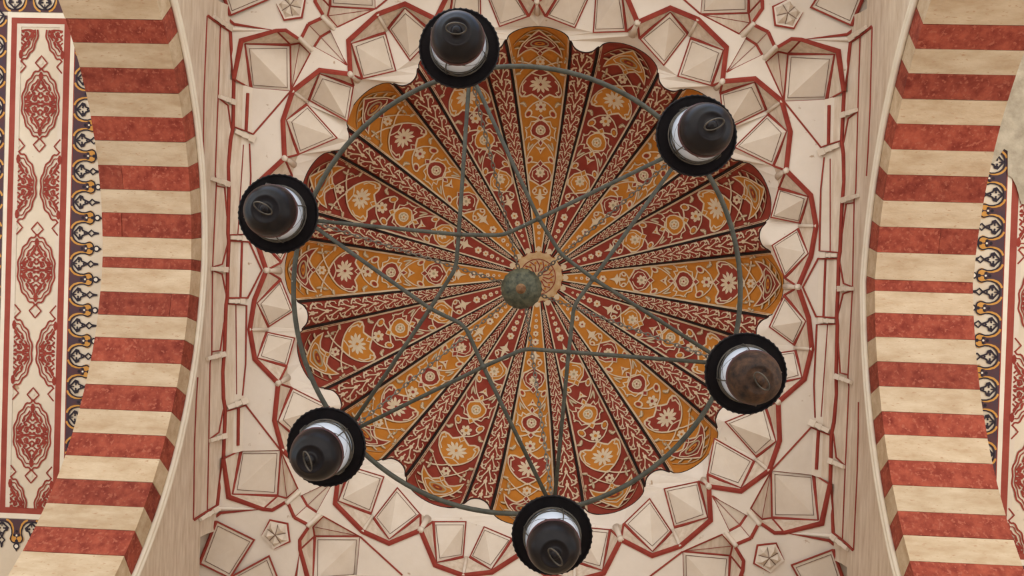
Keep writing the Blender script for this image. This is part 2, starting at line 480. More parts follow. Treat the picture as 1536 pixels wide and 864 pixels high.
# ------------------------------------------------------------------ muqarnas ceiling
RU, RV = 1.866, 2.021                         # corner rosette
def refl(p): return (RU + (p[1] - RV), RV + (p[0] - RU), p[2])
def diag(p):
    q = refl(p); return ((p[0] + q[0]) / 2, (p[1] + q[1]) / 2, p[2])
hS, hT, hI, hN = 7.87, 7.712, 7.92, 7.88
def mk(H): return lambda x, y: Q(x, y, H)
NO = [(2.05, 0.0, H_S1), (1.93, 0.88, H_S1), (1.43, 1.543, H_S1), (0.775, 1.98, H_S1), (0.0, Q(804.8, 1.5, H_S1)[1], H_S1)]
NI = [(Q(1177.5, 432, hN)[0], 0, hN), Q(1166, 265, hN), Q(1074, 131, hN), Q(947.8, 53.5, hN), (0, Q(804.8, 20, hN)[1], hN)]
# per niche: peak, tip, node side, inner, bridge side (pixels) for the low- and high-angle kite, and the bridge
NICHE = [
    (((1216, 385), (1212, 380), (1177, 417), (1158, 368), (1197, 343)), ((1216, 293), (1212, 295), (1168, 282), (1156, 326), (1200, 335)), (1224, 339)),
    (((424.5, 181), (430, 180), (447.4, 231.9), (505.7, 207), (460, 156.3)), ((479.7, 105.5), (479.7, 110.7), (530.5, 128.5), (521.4, 182.3), (463, 150)), (439.3, 136.7)),
    (((1089.6, 71.3), (1084.8, 75.4), (1067.8, 128.8), (1016.7, 114.3), (1036, 56.7)), ((1005.4, 12.2), (1005.4, 18.6), (959, 57.5), (995.6, 98), (1032, 50)), (1046.7, 29.2)),
    (((653, 847.6), (655.2, 843.3), (649.5, 782.3), (699, 782.3), (694.7, 835.4)), ((738, 858), (737, 854), (769, 808), (726.3, 790), (704.7, 835.4)), (695, 863)),
]
R_B, B_F, B_R = 1.905, 0.049, 0.037
DCX, DCY = 0.008, -0.015                      # dome centre within the bay
def dome_k(deg):
    """scalloped plan: factor on the radius at an angle (degrees) from a flute axis"""
    d = abs((deg + 11.25) % 22.5 - 11.25)
    if d < 7.5: return 1 + B_F * (1 - (d / 7.5) ** 2) ** 0.56
    return 1 - B_R * max(0.0, 1 - ((11.25 - d) / 3.1) ** 2) ** 0.55

quad_niches = []
for k, (a, b, br) in enumerate(NICHE):
    A = dict(peak=Q(*a[0], H_S1), tip=Q(*a[1], hT), sn=Q(*a[2], hS), inn=Q(*a[3], hI), sb=Q(*a[4], hS + 0.005))
    B = dict(peak=Q(*b[0], H_S1), tip=Q(*b[1], hT), sn=Q(*b[2], hS), inn=Q(*b[3], hI), sb=Q(*b[4], hS + 0.005))
    quad_niches.append((A, B, Q(*br, H_S1), NO[k], NO[k + 1], NI[k], NI[k + 1], 11.25 + 22.5 * k))

# corner cell traced on the upper right (pixels of the photograph)
def cp(x, y, H): return Q(1080 + x / 5.083, y / 5.083, H)
hC = 7.73
cT = cp(485, 775, H_S1 + 0.01); cA = cp(517, 408, hC + 0.02); cP = cp(874, 415, 7.60); cB = cp(815, 765, hC)
ck = cp(345, 475, H_S1 + 0.01); cm1 = cp(440, 392, hC)
q1 = cp(440, 360, H_S0); q2 = cp(545, 297, H_S0); q3 = cp(620, 303, H_S0); q4 = cp(900, 392, H_S0); q5 = cp(942, 695, H_S0)
o3 = cp(412, 348, H_S0); o2 = diag(cp(372, 250, H_S0)); i3 = cp(325, 420, H_S1 + 0.02); i2 = diag(cp(285, 345, H_S1 + 0.03)); cF = diag(cp(75, 580, H_S1 + 0.005))
w1 = cp(1000, 318, H_S0); w2 = cp(1150, 197, H_S0); w3 = (2.50, 2.05, H_S0)
cwall = (wall_w(H_S1), cp(800, 785, H_S1)[1], H_S1)

# flat star-shaped sheet (hole for the dome ring)
outer = []; hole = []
for sx, sy in ((1, 1), (-1, 1), (-1, -1), (1, -1)):
    ch = [(WALL[-1][0], 0.0, H_S1), cwall, cB, cT, ck, i3, cF, refl(i3), refl(ck), refl(cT), refl(cB), refl(cwall), (0.0, WALL[-1][0] + VOFF, H_S1)]
    hh = []
    for A, B, br, n0, n1, _, _, _ in quad_niches: hh += [n0, A['peak'], br, B['peak']]
    hh.append(NO[4])
    if sx * sy < 0: ch = ch[::-1]; hh = hh[::-1]
    outer += [(sx * p[0], sy * p[1]) for p in ch[:-1]]; hole += [(sx * p[0], sy * p[1]) for p in hh[:-1]]
def sheet(outer, holes, H):
    vs = [Vector(p) for p in outer]; es = [(i, (i + 1) % len(outer)) for i in range(len(outer))]
    for h in holes:
        n = len(vs); vs += [Vector(p) for p in h]; es += [(n + i, n + (i + 1) % len(h)) for i in range(len(h))]
    r = delaunay_2d_cdt(vs, es, [], 0, 1e-5)
    fs = []
    for f in r[2]:
        c = sum((r[0][i] for i in f), Vector((0, 0))) / len(f)
        if inside(c, outer) and not any(inside(c, h) for h in holes): fs.append(tuple(f))
    return [W3(p[0], p[1], H) for p in r[0]], fs
sv, sf = sheet(outer, [hole], H_S1)
ceiling = mesh_obj('ceiling', sv, sf, M['plaster'])
struct(ceiling, 'cream plaster stalactite ceiling with star facets outlined in red around the dome')

def quad_pts(sx, sy):
    return lambda p: W3(sx * p[0], sy * p[1], p[2])
def lift(p, dz=-0.004):
    return Vector((p.x, p.y, p.z + dz))
def kite(parent, T, Sn, I, Sb):
    kp = MB(); kp.poly([T, Sn, I]); kp.poly([T, I, Sb])
    o = kp.build('kite_panel', M['panel'], parent)
    c = (T + Sn + I + Sb) / 4
    ln = MB(); pts = []
    for a in (T, Sn, I, Sb): pts.append(c + (a - c) * 0.84 + Vector((0, 0, -0.012)))
    # keep the inset line on the folded surface
    pts[0] = T + (I - T) * 0.10 + Vector((0, 0, -0.003)); pts[2] = I + (T - I) * 0.08 + Vector((0, 0, -0.003))
    mid = (T + I) / 2
    pts[1] = mid + (Sn - mid) * 0.84 + Vector((0, 0, -0.003)); pts[3] = mid + (Sb - mid) * 0.84 + Vector((0, 0, -0.003))
    ln.tube(pts, 0.0026, 4, 1.0, closed=True)
    ln.build('inset_line', M['dark_line'], o)
    return o

for sx, sy in QUADS:
    f = quad_pts(sx, sy)
    for A, B, br, n0, n1, m0, m1, ang in quad_niches:
        cell = MB(); ln = MB()
        for D, no, ni in ((A, n0, m0), (B, n1, m1)):
            cell.poly([f(D['peak']), f(no), f(D['sn']), f(D['tip'])])
            cell.poly([f(D['peak']), f(br), f(D['sb']), f(D['tip'])])
            cell.poly([f(no), f(ni), f(D['sn'])])
        cell.poly([f(br), f(A['sb']), f(B['sb'])])
        co = cell.build('muqarnas_niche', M['plaster_grain'], ceiling)
        for D in (A, B): kite(co, f(D['tip']), f(D['sn']), f(D['inn']), f(D['sb']))
        ln.tube([lift(f(p)) for p in (n0, A['peak'], br, B['peak'], n1)], 0.021, 6, 0.5)
        for D, no in ((A, n0), (B, n1)):
            ln.tube([lift(f(D['tip'])), lift(f(D['sn']))], [0.004, 0.016], 6, 0.7)
            ln.tube([lift(f(D['tip'])), lift(f(D['sb']))], [0.004, 0.014], 6, 0.7)
            ln.tube([lift(f(D['sn'])), lift(f(D['inn'])), lift(f(D['sb']))], 0.0055, 6, 0.7)
            ln.tube([lift(f(no)), lift(f(D['sn']))], 0.009, 6, 0.7)
        ln.build('painted_line', M['red_line'], co)
        # bridge bar between the two kites
        bb = MB(); a_ = f(br); b_ = (f(A['sb']) + f(B['sb'])) / 2
        bb.tube([a_ + Vector((0, 0, -0.012)), a_ * 0.5 + b_ * 0.5 + Vector((0, 0, -0.012)), b_ + Vector((0, 0, -0.008))], 0.014, 8)
        bb.build('bridge_bar', M['panel'], co, smooth=True)
        # collar between the kites and the scalloped rim
        inner = []
        for i in range(61):
            q = ang - 11.25 + 22.5 * i / 60
            rr = R_B * dome_k(q); inner.append((sx * DCX + rr * cos(radians(q)), sy * DCY + rr * sin(radians(q)), H_RIM - 0.006))
        loop = [m0, A['sn'], A['inn'], A['sb'], B['sb'], B['inn'], B['sn'], m1] + inner[::-1]
        cm = MB(); cm.add([f(p) for p in loop], [tuple(t) for t in tri2d(loop)])
        for i in range(60):      # small upstand that closes the rim against the dome shell
            a, b = f(inner[i]), f(inner[i + 1]); cm.poly([a, b, b + Vector((0, 0, 0.012)), a + Vector((0, 0, 0.012))])
        cm.build('rim_collar', M['plaster'], co)
        rl = MB(); rl.tube([lift(f(p), 0.002) for p in inner], 0.005, 4); rl.build('rim_line', M['d_black'], co)
    # node drops on the flute axes
    for k, (a, b) in enumerate(zip(NO, NI)):
        if (k == 0 and sy > 0) or (k == 4 and sx < 0): continue
        A_, B_ = f(a), f(b)
        nd = MB(); d = (B_ - A_).normalized(); sd = d.cross(Vector((0, 0, 1))).normalized()
        nd.tube([A_ + Vector((0, 0, -0.008)), A_ * 0.6 + B_ * 0.4 + Vector((0, 0, -0.006)), B_ + Vector((0, 0, -0.004))], [0.016, 0.022, 0.03], 8, 0.8)
        nd.tube([A_ - d * 0.006 + Vector((0, 0, -0.012)), A_ + d * 0.03 + Vector((0, 0, -0.014))], 0.024, 8, 0.9)
        nd.build('node_drop', M['panel'], ceiling, smooth=True)
    # ---- corner: rosette sheet, fan cell and the two large kite cells
    chain = [q5, q4, q3, q2, q1, o3, o2] + [refl(p) for p in (o3, q1, q2, q3, q4, q5)]
    rim = [refl(w1), refl(w2), refl(w3), (2.50, 2.65, H_S0), w3, w2, w1]
    lp = chain + rim
    cs = MB(); cs.add([f(p) for p in lp], [tuple(t) for t in tri2d(lp)])
    corner = cs.build('corner_sheet', M['plaster'], ceiling)
    fan = MB()
    for g in (lambda p: p, refl):
        fan.poly([f(cF), f(i2), f(g(i3))]); fan.poly([f(o2), f(g(o3)), f(g(i3)), f(i2)])
    fo = fan.build('fan_cell', M['panel'], ceiling)
    fl = MB()
    fl.tube([lift(f(p)) for p in (refl(i3), i2, i3)], 0.013, 6, 0.7)
    for g in (lambda p: p, refl): fl.tube([lift(f(cF)), lift(f(g(i3)))], 0.006, 6, 0.7)
    fl.tube([lift(f(cF)), lift(f(i2))], 0.0025, 4); fl.tube([lift(f(i2)), lift(f(o2))], 0.003, 4)
    fl.build('painted_line', M['red_line'], fo)
    thick = [q5, q4, q3, q2, q1]
    for g in (lambda p: p, refl):
        cell = MB()
        cell.poly([f(g(p)) for p in (cT, ck, cm1)]); cell.poly([f(g(p)) for p in (cT, cm1, cA)])
        cell.poly([f(g(p)) for p in (q1, q2, cm1, ck)]); cell.poly([f(g(p)) for p in (q2, q3, cA, cm1)])
        cell.poly([f(g(p)) for p in (q3, q4, cP, cA)]); cell.poly([f(g(p)) for p in (q4, q5, cB, cP)])
        cell.poly([f(g(p)) for p in (o3, q1, ck, i3)])
        co = cell.build('corner_cell', M['plaster_grain'], ceiling)
        kite(co, f(g(cP)), f(g(cA)), f(g(cT)), f(g(cB)))
        ln = MB()
        ln.tube([lift(f(g(p))) for p in thick], [0.018, 0.022, 0.016, 0.015, 0.014], 6, 0.5)
        ln.tube([lift(f(g(p))) for p in (o3, o2)], 0.014, 6, 0.5)
        ln.tube([lift(f(g(cP))), lift(f(g(cA)))], [0.006, 0.017], 6, 0.7)
        ln.tube([lift(f(g(cP))), lift(f(g(cB)))], [0.009, 0.020], 6, 0.7)
        ln.tube([lift(f(g(p))) for p in (cA, cT, cB)], 0.007, 6, 0.7)
        ln.tube([lift(f(g(p))) for p in (cT, ck, cm1, cA)], 0.010, 6, 0.7)
        ln.tube([lift(f(g(p))) for p in (q3, cA)], 0.008, 6, 0.7)
        ln.tube([lift(f(g(p))) for p in (cB, q5)], 0.007, 6, 0.7)
        ln.tube([lift(f(g(p))) for p in (cT, cm1)], 0.0025, 4)
        ln.tube([lift(f(g((cT[0], cT[1], H_S1)))), lift(f(g(Q(1231, 221, H_S1))))], 0.007, 6, 0.7)
        ln.build('painted_line', M['red_line'], co)
        bar = MB(); a_ = (f(g(o3)) + f(g(q1))) / 2; b_ = (f(g(i3)) + f(g(ck))) / 2
        bar.tube([a_ + Vector((0, 0, -0.01)), b_ + Vector((0, 0, -0.01)), b_ + (b_ - a_).normalized() * 0.03 + Vector((0, 0, 0.0))], [0.017, 0.017, 0.022], 8)
        bar.build('bridge_bar', M['panel'], co, smooth=True)
        # outer kite beside the wall, on the rosette sheet (a raised rim and a folded panel)
        K1, K2, K3, K4 = [Q(x, y, 7.548) for x, y in ((325.5, 781), (381.5, 809.6), (346, 866), (299.5, 844.7))]
        K1 = (K1[0], K1[1], 7.535); K3 = (K3[0], K3[1], 7.535)
        ko = kite(corner, f(g(K4)), f(g(K1)), f(g(K2)), f(g(K3)))
        kl = MB()
        kl.tube([lift(f(g(K4))), lift(f(g(K1)))], 0.014, 6, 0.6); kl.tube([lift(f(g(p))) for p in (K1, K2, K3, K4)], 0.007, 6, 0.7)
        e1 = Q(1208, 59, H_S0); e2 = Q(1270, 52, H_S0); e3 = Q(1297, 32, H_S0)
        kl.tube([lift(f(g(e1))), lift(f(g(e2))), lift(f(g(e3)))], [0.003, 0.012, 0.014], 6, 0.6)
        kl.build('painted_line', M['red_line'], ko)
        eb = MB(); e4 = Q(1275, 60, H_S0); e5 = Q(1303, 39, H_S0)
        eb.tube([lift(f(g(e1)), 0), lift(f(g(e4)), -0.012), lift(f(g(e5)), -0.02)], [0.002, 0.016, 0.02], 8)
        eb.build('bracket', M['plaster'], corner, smooth=True)
    # rosette: a small hanging flower with five petals on a pentagon
    ro = MB(); c0 = f((RU, RV, H_S0)); base_a = atan2(sy, sx) + pi
    pent = [c0 + Vector((0.118 * cos(base_a + 2 * pi * i / 5), 0.118 * sin(base_a + 2 * pi * i / 5), 0)) for i in range(5)]
    ro.add([p + Vector((0, 0, -0.018)) for p in pent] + pent, [(0, 1, 2, 3, 4)] + [(i, (i + 1) % 5, 5 + (i + 1) % 5, 5 + i) for i in range(5)])
    rosette = ro.build('rosette', M['plaster'], ceiling)
    for i in range(5):
        a = base_a + 2 * pi * i / 5; pt = MB()
        tipp = c0 + Vector((0.098 * cos(a), 0.098 * sin(a), -0.018)); cen = c0 + Vector((0, 0, -0.045))
        l = c0 + Vector((0.072 * cos(a + 0.62), 0.072 * sin(a + 0.62), -0.020)); r_ = c0 + Vector((0.072 * cos(a - 0.62), 0.072 * sin(a - 0.62), -0.020))
        md = c0 + Vector((0.062 * cos(a), 0.062 * sin(a), -0.068))
        pt.add([cen, l, tipp, r_, md], [(0, 1, 4), (1, 2, 4), (2, 3, 4), (3, 0, 4)])
        pt.build('petal', M['panel'], rosette)
    rl = MB(); rl.tube([p + Vector((0, 0, -0.016)) for p in (pent[2], pent[1], pent[0], pent[4], pent[3])], [0.003, 0.007, 0.008, 0.007, 0.003], 6, 0.7)
    rl.build('painted_line', M['red_line'], rosette)
    pl = MB()
    for i in range(5):
        a = base_a + 2 * pi * (i + 0.5) / 5; pl.tube([c0 + Vector((0, 0, -0.049)), c0 + Vector((0.078 * cos(a), 0.078 * sin(a), -0.024))], 0.0022, 5)
    pl.build('petal_line', M['dark_line'], rosette)

# ------------------------------------------------------------------ fluted dome
DH = 1.75
RHO_RIM = FPX * R_B * (1 + B_F) / H_RIM
_tab = [(FPX * R_B * (1 + B_F) * cos(a) / (H_RIM + DH * sin(a)), a) for a in [pi / 2 * i / 400 for i in range(401)]]
def alpha(rho):
    lo, hi = 0, 400
    while hi - lo > 1:
        m = (lo + hi) // 2
        if _tab[m][0] > rho: lo = m
        else: hi = m
    (r0, a0), (r1, a1) = _tab[lo], _tab[hi]
    t = 0 if r0 == r1 else (r0 - rho) / (r0 - r1)
    return a0 + (a1 - a0) * max(0.0, min(1.0, t))
def dome_pt(a, deg, off=0.0):
    r = R_B * dome_k(deg) * cos(a); h = DH * sin(a)
    q = radians(deg); P = Vector((r * cos(q), r * sin(q), h))
    if off: P -= P.normalized() * off
    return P
dome_org = W3(DCX, DCY, H_RIM)
shell = MB()
shell.lathe([(2.14, -0.02), (2.14, 0.3), (2.06, 0.75), (1.75, 1.3), (1.2, 1.72), (0.5, 1.92), (0.001, 1.96)], 64)
dome = shell.build('fluted_dome', M['plaster'], smooth=True)
dome.location = dome_org
tag(dome, 'fluted dome painted in orange and dark red with cream floral scrolls', 'dome')
def dome_grid(name, d0, d1, nd, material, a0=0.0, a1=None):
    a1 = a1 if a1 is not None else alpha(37)
    vs = []; fs = []; na = 36
    for i in range(na + 1):
        a = a0 + (a1 - a0) * i / na
        for j in range(nd + 1): vs.append(dome_pt(a, d0 + (d1 - d0) * j / nd))
    for i in range(na):
        for j in range(nd):
            p = i * (nd + 1) + j; fs.append((p, p + 1, p + nd + 2, p + nd + 1))
    me = bpy.data.meshes.new(name); me.from_pydata([tuple(v) for v in vs], [], fs); me.materials.append(M[material])
    me.polygons.foreach_set('use_smooth', [True] * len(fs)); me.update()
    return me

def flute_art():
    A = Art(); K = RHO_RIM / 361.0
    def sc(pts): return [(a * K, b * K) for a, b in pts]
    def sym(half): return half + [(a, -b) for a, b in half[::-1] if abs(b) > 0.01]
    # border: cream line with black outside, closing at the tip
    for sg in (1, -1):
        rs = [40 + (RHO_RIM - 40.5) * i / 40 for i in range(41)]
        ed = lambda r: r * tan(radians(7.5))
        A.fill([(r, sg * ed(r)) for r in rs] + [(r, sg * (ed(r) - 1.7 - r * 0.004)) for r in rs[::-1]], 'cream', 1, 9)
        A.fill([(r, sg * ed(r)) for r in rs] + [(r, sg * (ed(r) + 1.6 + r * 0.0085)) for r in rs[::-1]], 'black', 2, 9)
    A.disc((42, 0), 4.2, 'cream', 1)
    def med(half, m, w=2.0): A.fill(sc(sym(half)), m, 3, 6); A.line(sc(sym(half)), w, 'cream', 4, True)
    # outermost, foreshortened heart at the scallop
    med([(321, 0), (326, 5), (331, 13), (330, 21), (326, 33), (334, 31), (341, 25), (348, 14), (357.5, 0)], 'acc', 2.3)
    A.line(sc(sym([(329, 0), (333, 8), (334, 18), (338, 23), (344, 16), (350, 0)])), 1.62, 'cream', 5, True)
    A.ring((339 * K, 0), 5.0 * K, 2.4, 'grey', 5, 13 * K); A.disc((339 * K, 0), 2.6 * K, 'base', 6, 8 * K); A.disc((339.5 * K, 0), 1.0 * K, 'acc', 7, 3.5 * K)
    A.fill(sc([(321, 0), (325, 4), (329.5, 0), (325, -4)]), 'acc', 6); A.line(sc([(321, 0), (325, 4), (329.5, 0), (325, -4)]), 1.49, 'cream', 7, True)
    # big heart-shaped medallion
    med([(256, 0), (261, 6), (266, 13), (265, 21), (268, 28), (274, 31.5), (281, 31), (288, 26.5), (293, 20), (297, 13), (300, 6), (303, 0)], 'acc', 2.4)
    A.flower((280 * K, 0), 12.5 * K, 11, 'cream', 'cream', 5, 16 * K, 0.5)
    A.fill(sc([(275.5, 0), (280, 5), (284.5, 0), (280, -5)]), 'cream', 7); A.fill(sc([(277.5, 0), (280, 2.6), (283, 0), (280, -2.6)]), 'acc', 8)
    A.fill(sc([(257, 0), (261, 4), (266, 0), (261, -4)]), 'acc', 6); A.line(sc([(257, 0), (261, 4.2), (266, 0), (261, -4.2)]), 1.49, 'cream', 7, True)
    A.flower((247 * K, 0), 8 * K, 6, 'cream', 'acc', 5, 8.5 * K, 0.5)
    # ringed medallion
    med([(197, 0), (202, 8), (200, 14), (206, 15), (206, 21), (213, 20.5), (219, 22.5), (221, 16), (227, 14), (226, 8), (230, 0)], 'base', 1.9)
    med([(200, 0), (204, 8), (208, 13), (214, 14.5), (220, 12.5), (225, 7), (228, 0)], 'acc', 1.9)
    A.disc((213.5 * K, 0), 7.5 * K, 'cream', 5); A.disc((213.5 * K, 0), 5.6 * K, 'grey', 6); A.flower((213.5 * K, 0), 4.6 * K, 5, 'cream', 'acc', 7)
    A.fill(sc([(228, 0), (231.5, 3.4), (235, 0), (231.5, -3.4)]), 'acc', 6); A.line(sc([(227, 0), (231.5, 4.2), (236, 0), (231.5, -4.2)]), 1.49, 'cream', 7, True)
    A.fill(sc([(191, 0), (195, 2.4), (199, 0), (195, -2.4)]), 'acc', 6); A.line(sc([(190, 0), (195, 3.2), (200, 0), (195, -3.2)]), 1.35, 'cream', 7, True)
    A.fill(sc([(178, 0), (184, 3), (190, 8), (187, 1), (190, -8), (184, -3)]), 'cream', 5); A.disc((183.5 * K, 0), 1.3 * K, 'acc', 6)
    # small lower medallion
    med([(132, 0), (138, 8), (144, 15), (152, 17), (160, 12), (166, 0)], 'acc', 2.0)
    A.line(sc(sym([(137, 0), (142, 8), (148, 12), (155, 11), (160, 0)])), 1.35, 'cream', 5, True)
    A.flower((151.5 * K, 0), 7.2 * K, 7, 'cream', 'grey', 5, None, 0.5)
    A.fill(sc([(161, 0), (165, 3.4), (169, 0), (165, -3.4)]), 'acc', 6); A.line(sc([(160, 0), (165, 4.2), (170, 0), (165, -4.2)]), 1.35, 'cream', 7, True)
    A.fill(sc([(134, 0), (137.5, 2.8), (141, 0), (137.5, -2.8)]), 'acc', 6)
    # tip palmette and small flowers
    A.fill(sc([(103, 0), (112, 2.2), (117, 8.5), (118, 2.6), (128, 1.2), (128, -1.2), (118, -2.6), (117, -8.5), (112, -2.2)]), 'cream', 5)
    for r, q in ((95, 5.2), (83, 4.2), (73, 3.4), (64, 2.6), (56, 1.9)):
        A.flower((r * K, 0), q * K, 6, 'cream', 'acc', 5, None, 0.6)
    for sg in (1, -1):
        g = lambda *p: [(a * K, b * sg * K) for a, b in p]
        # scrolling stems with ringed buds
        A.line(g((256, 0), (252, 11), (247, 18), (242, 23), (236.5, 21), (235, 16), (231, 6), (227, 0)), 2.03, 'cream', 4)
        A.line(g((199, 0), (191, 10), (183, 17), (176, 21), (170, 19), (169, 14), (165, 3)), 1.89, 'cream', 4)
        A.line(g((133, 0), (130, 8), (125, 10.5), (121, 8), (119, 2)), 1.62, 'cream', 4)
        A.line(g((301, 0), (307, 9), (313, 20), (320, 33)), 1.89, 'cream', 4)
        A.line(g((321, 0), (315, 10), (309, 20), (303, 30)), 1.89, 'cream', 4)
        A.line(g((292, 0), (294, 7), (297, 13)), 1.62, 'cream', 5)
        A.line(g((268, 26), (271, 22), (275, 27), (284, 26.5), (288, 21)), 2.16, 'cream', 5)
        for r, l, q in ((240, 18, 6.0), (173.5, 16, 5.2), (126.5, 8, 3.8)):
            A.disc((r * K, l * sg * K), q * K, 'cream', 6); A.disc((r * K, l * sg * K), (q - 1.9) * K, 'base', 7, None, 0, 8); A.disc((r * K, l * sg * K), (q - 2.7) * K, 'acc', 8, None, 0, 7)
        for r, l, a, b, rot in ((255, 24, 6.0, 2.2, 0.55), (258, 27, 5.0, 1.7, 1.0), (310, 27, 5.6, 2.6, 0.3), (303, 33, 5.0, 2.0, 1.1), (319, 26, 5.5, 2.0, 0.2), (324, 38, 4.0, 1.6, 0.5),
                                (191, 15, 6.0, 1.9, -0.9), (194, 18, 5.0, 1.5, -0.3), (221, 21.5, 3.0, 1.3, 0.8), (206, 22, 3.0, 1.2, -0.7), (339, 33, 5.0, 1.5, 1.2), (346, 26, 5.0, 1.3, 1.3), (352, 14, 5.0, 1.1, 1.4), (330, 40, 3.0, 1.5, 0.9)):
            A.disc((r * K, l * sg * K), a * K, 'grey', 5, b * K, rot * sg, 8)
            A.line(g((r - a * cos(rot) * 0.9, l - a * sin(rot) * 0.9), (r + a * cos(rot) * 0.9, l + a * sin(rot) * 0.9)), 1.08, 'cream', 6)
        A.disc((309 * K, 26 * sg * K), 2.0 * K, 'base', 7, None, 0, 7)
    A.flower((313 * K, 0), 6.5 * K, 6, 'cream', 'base', 6, 7.0 * K, 0.55)
    A.line(sc([(345, -38), (351, -25), (356, -12), (358, 0), (356, 12), (351, 25), (345, 38)]), 1.2, 'grey', 3)
    return A
def ridge_art():
    A = Art(); r = RHO_RIM * 0.985
    while r > 52:
        p = 0.062 * r; h = r * tan(radians(2.75)); w = max(0.9, 0.0064 * r)
        A.disc((r, 0), p * 0.16, 'cream', 3, None, 0, 6)
        for sg in (1, -1):
            g = lambda *q: [(r + a * p, b * h * sg) for a, b in q]
            if r > 120:
                A.line(g((0, 0), (0.30, 0.16), (0.62, 0.42), (0.95, 0.52)), w, 'cream', 3)
                A.line(g((0.62, 0.42), (0.70, 0.78), (0.42, 0.98), (0.16, 0.86), (0.20, 0.62)), w, 'cream', 3)
                A.line(g((-0.45, 0.95), (-0.10, 0.72), (0.10, 0.36)), w, 'cream', 3)
            else:
                A.line(g((0, 0), (0.45, 0.45), (0.85, 0.95)), w * 1.1, 'cream', 3)
        A.line([(r, 0), (r - p * 0.35, 0)], w, 'cream', 3)
        r *= 0.9385
    return A
def map_flute(c):
    def f(rho, l, off): return dome_pt(alpha(rho), c + math.degrees(atan2(l, max(rho, 1))), 0.003 + off)
    return f
fa, ra = flute_art(), ridge_art()
fl_mesh = {'o': dome_grid('flute_panel', -7.5, 7.5, 24, 'd_orange'), 'r': dome_grid('flute_panel', -7.5, 7.5, 24, 'd_red')}
fa_mesh = {'o': fa.mesh('floral_scroll', map_flute(0), dict(cream='d_cream', grey='d_grey', black='d_black', base='d_orange', acc='d_red')),
           'r': fa.mesh('floral_scroll', map_flute(0), dict(cream='d_cream', grey='d_grey', black='d_black', base='d_red', acc='d_orange'))}
ri_mesh = dome_grid('ridge_strip', 7.5, 15.0, 20, 'd_red')
ra_mesh = ra.mesh('leaf_scroll', map_flute(11.25), dict(cream='d_cream'))
for k in range(16):
    c = 'o' if k % 2 == 0 else 'r'
    for me, art, nm, an, lb in ((fl_mesh[c], fa_mesh[c], 'flute_panel', 'floral_scroll', 'orange flute with red medallions' if c == 'o' else 'dark red flute with orange medallions'),
                                (ri_mesh, ra_mesh, 'ridge_strip', 'leaf_scroll', 'dark red ridge with cream leaf scroll')):
        o = link(bpy.data.objects.new(nm, me), dome); o.rotation_euler.z = radians(22.5 * k); o['label'] = lb
        link(bpy.data.objects.new(an, art), o)
# rosette at the crown
ap = MB(); a37 = alpha(39)
ap.lathe([(R_B * cos(a37) * 1.0, DH * sin(a37) - 0.004), (R_B * cos(alpha(20)), DH * sin(alpha(20)) - 0.012), (0.001, DH - 0.012)], 48,
         mod=lambda r, z, q: r * (1 + 0.05 * cos(16 * q)) if r > 0.15 else r)
apo = ap.build('crown_rosette', M['crown'], dome, smooth=True)
aa = Art()
for i in range(16):
    q = 2 * pi * i / 16
    aa.line([(0.05 * cos(q), 0.05 * sin(q)), (0.11 * cos(q + 0.15), 0.11 * sin(q + 0.15)), (0.16 * cos(q - 0.1), 0.16 * sin(q - 0.1))], 0.010, 'd_red', 1, step=0.05)
    aa.disc((0.135 * cos(q + 0.2), 0.135 * sin(q + 0.2)), 0.012, 'd_orange', 2)
aa.ring((0, 0), 0.172, 0.008, 'd_red', 1, None, 40)
link(bpy.data.objects.new('crown_scroll', aa.mesh('crown_scroll', lambda x, y, o: Vector((x, y, DH - 0.018 - 0.006 * hypot(x, y) / 0.17 - o)), {})), apo)

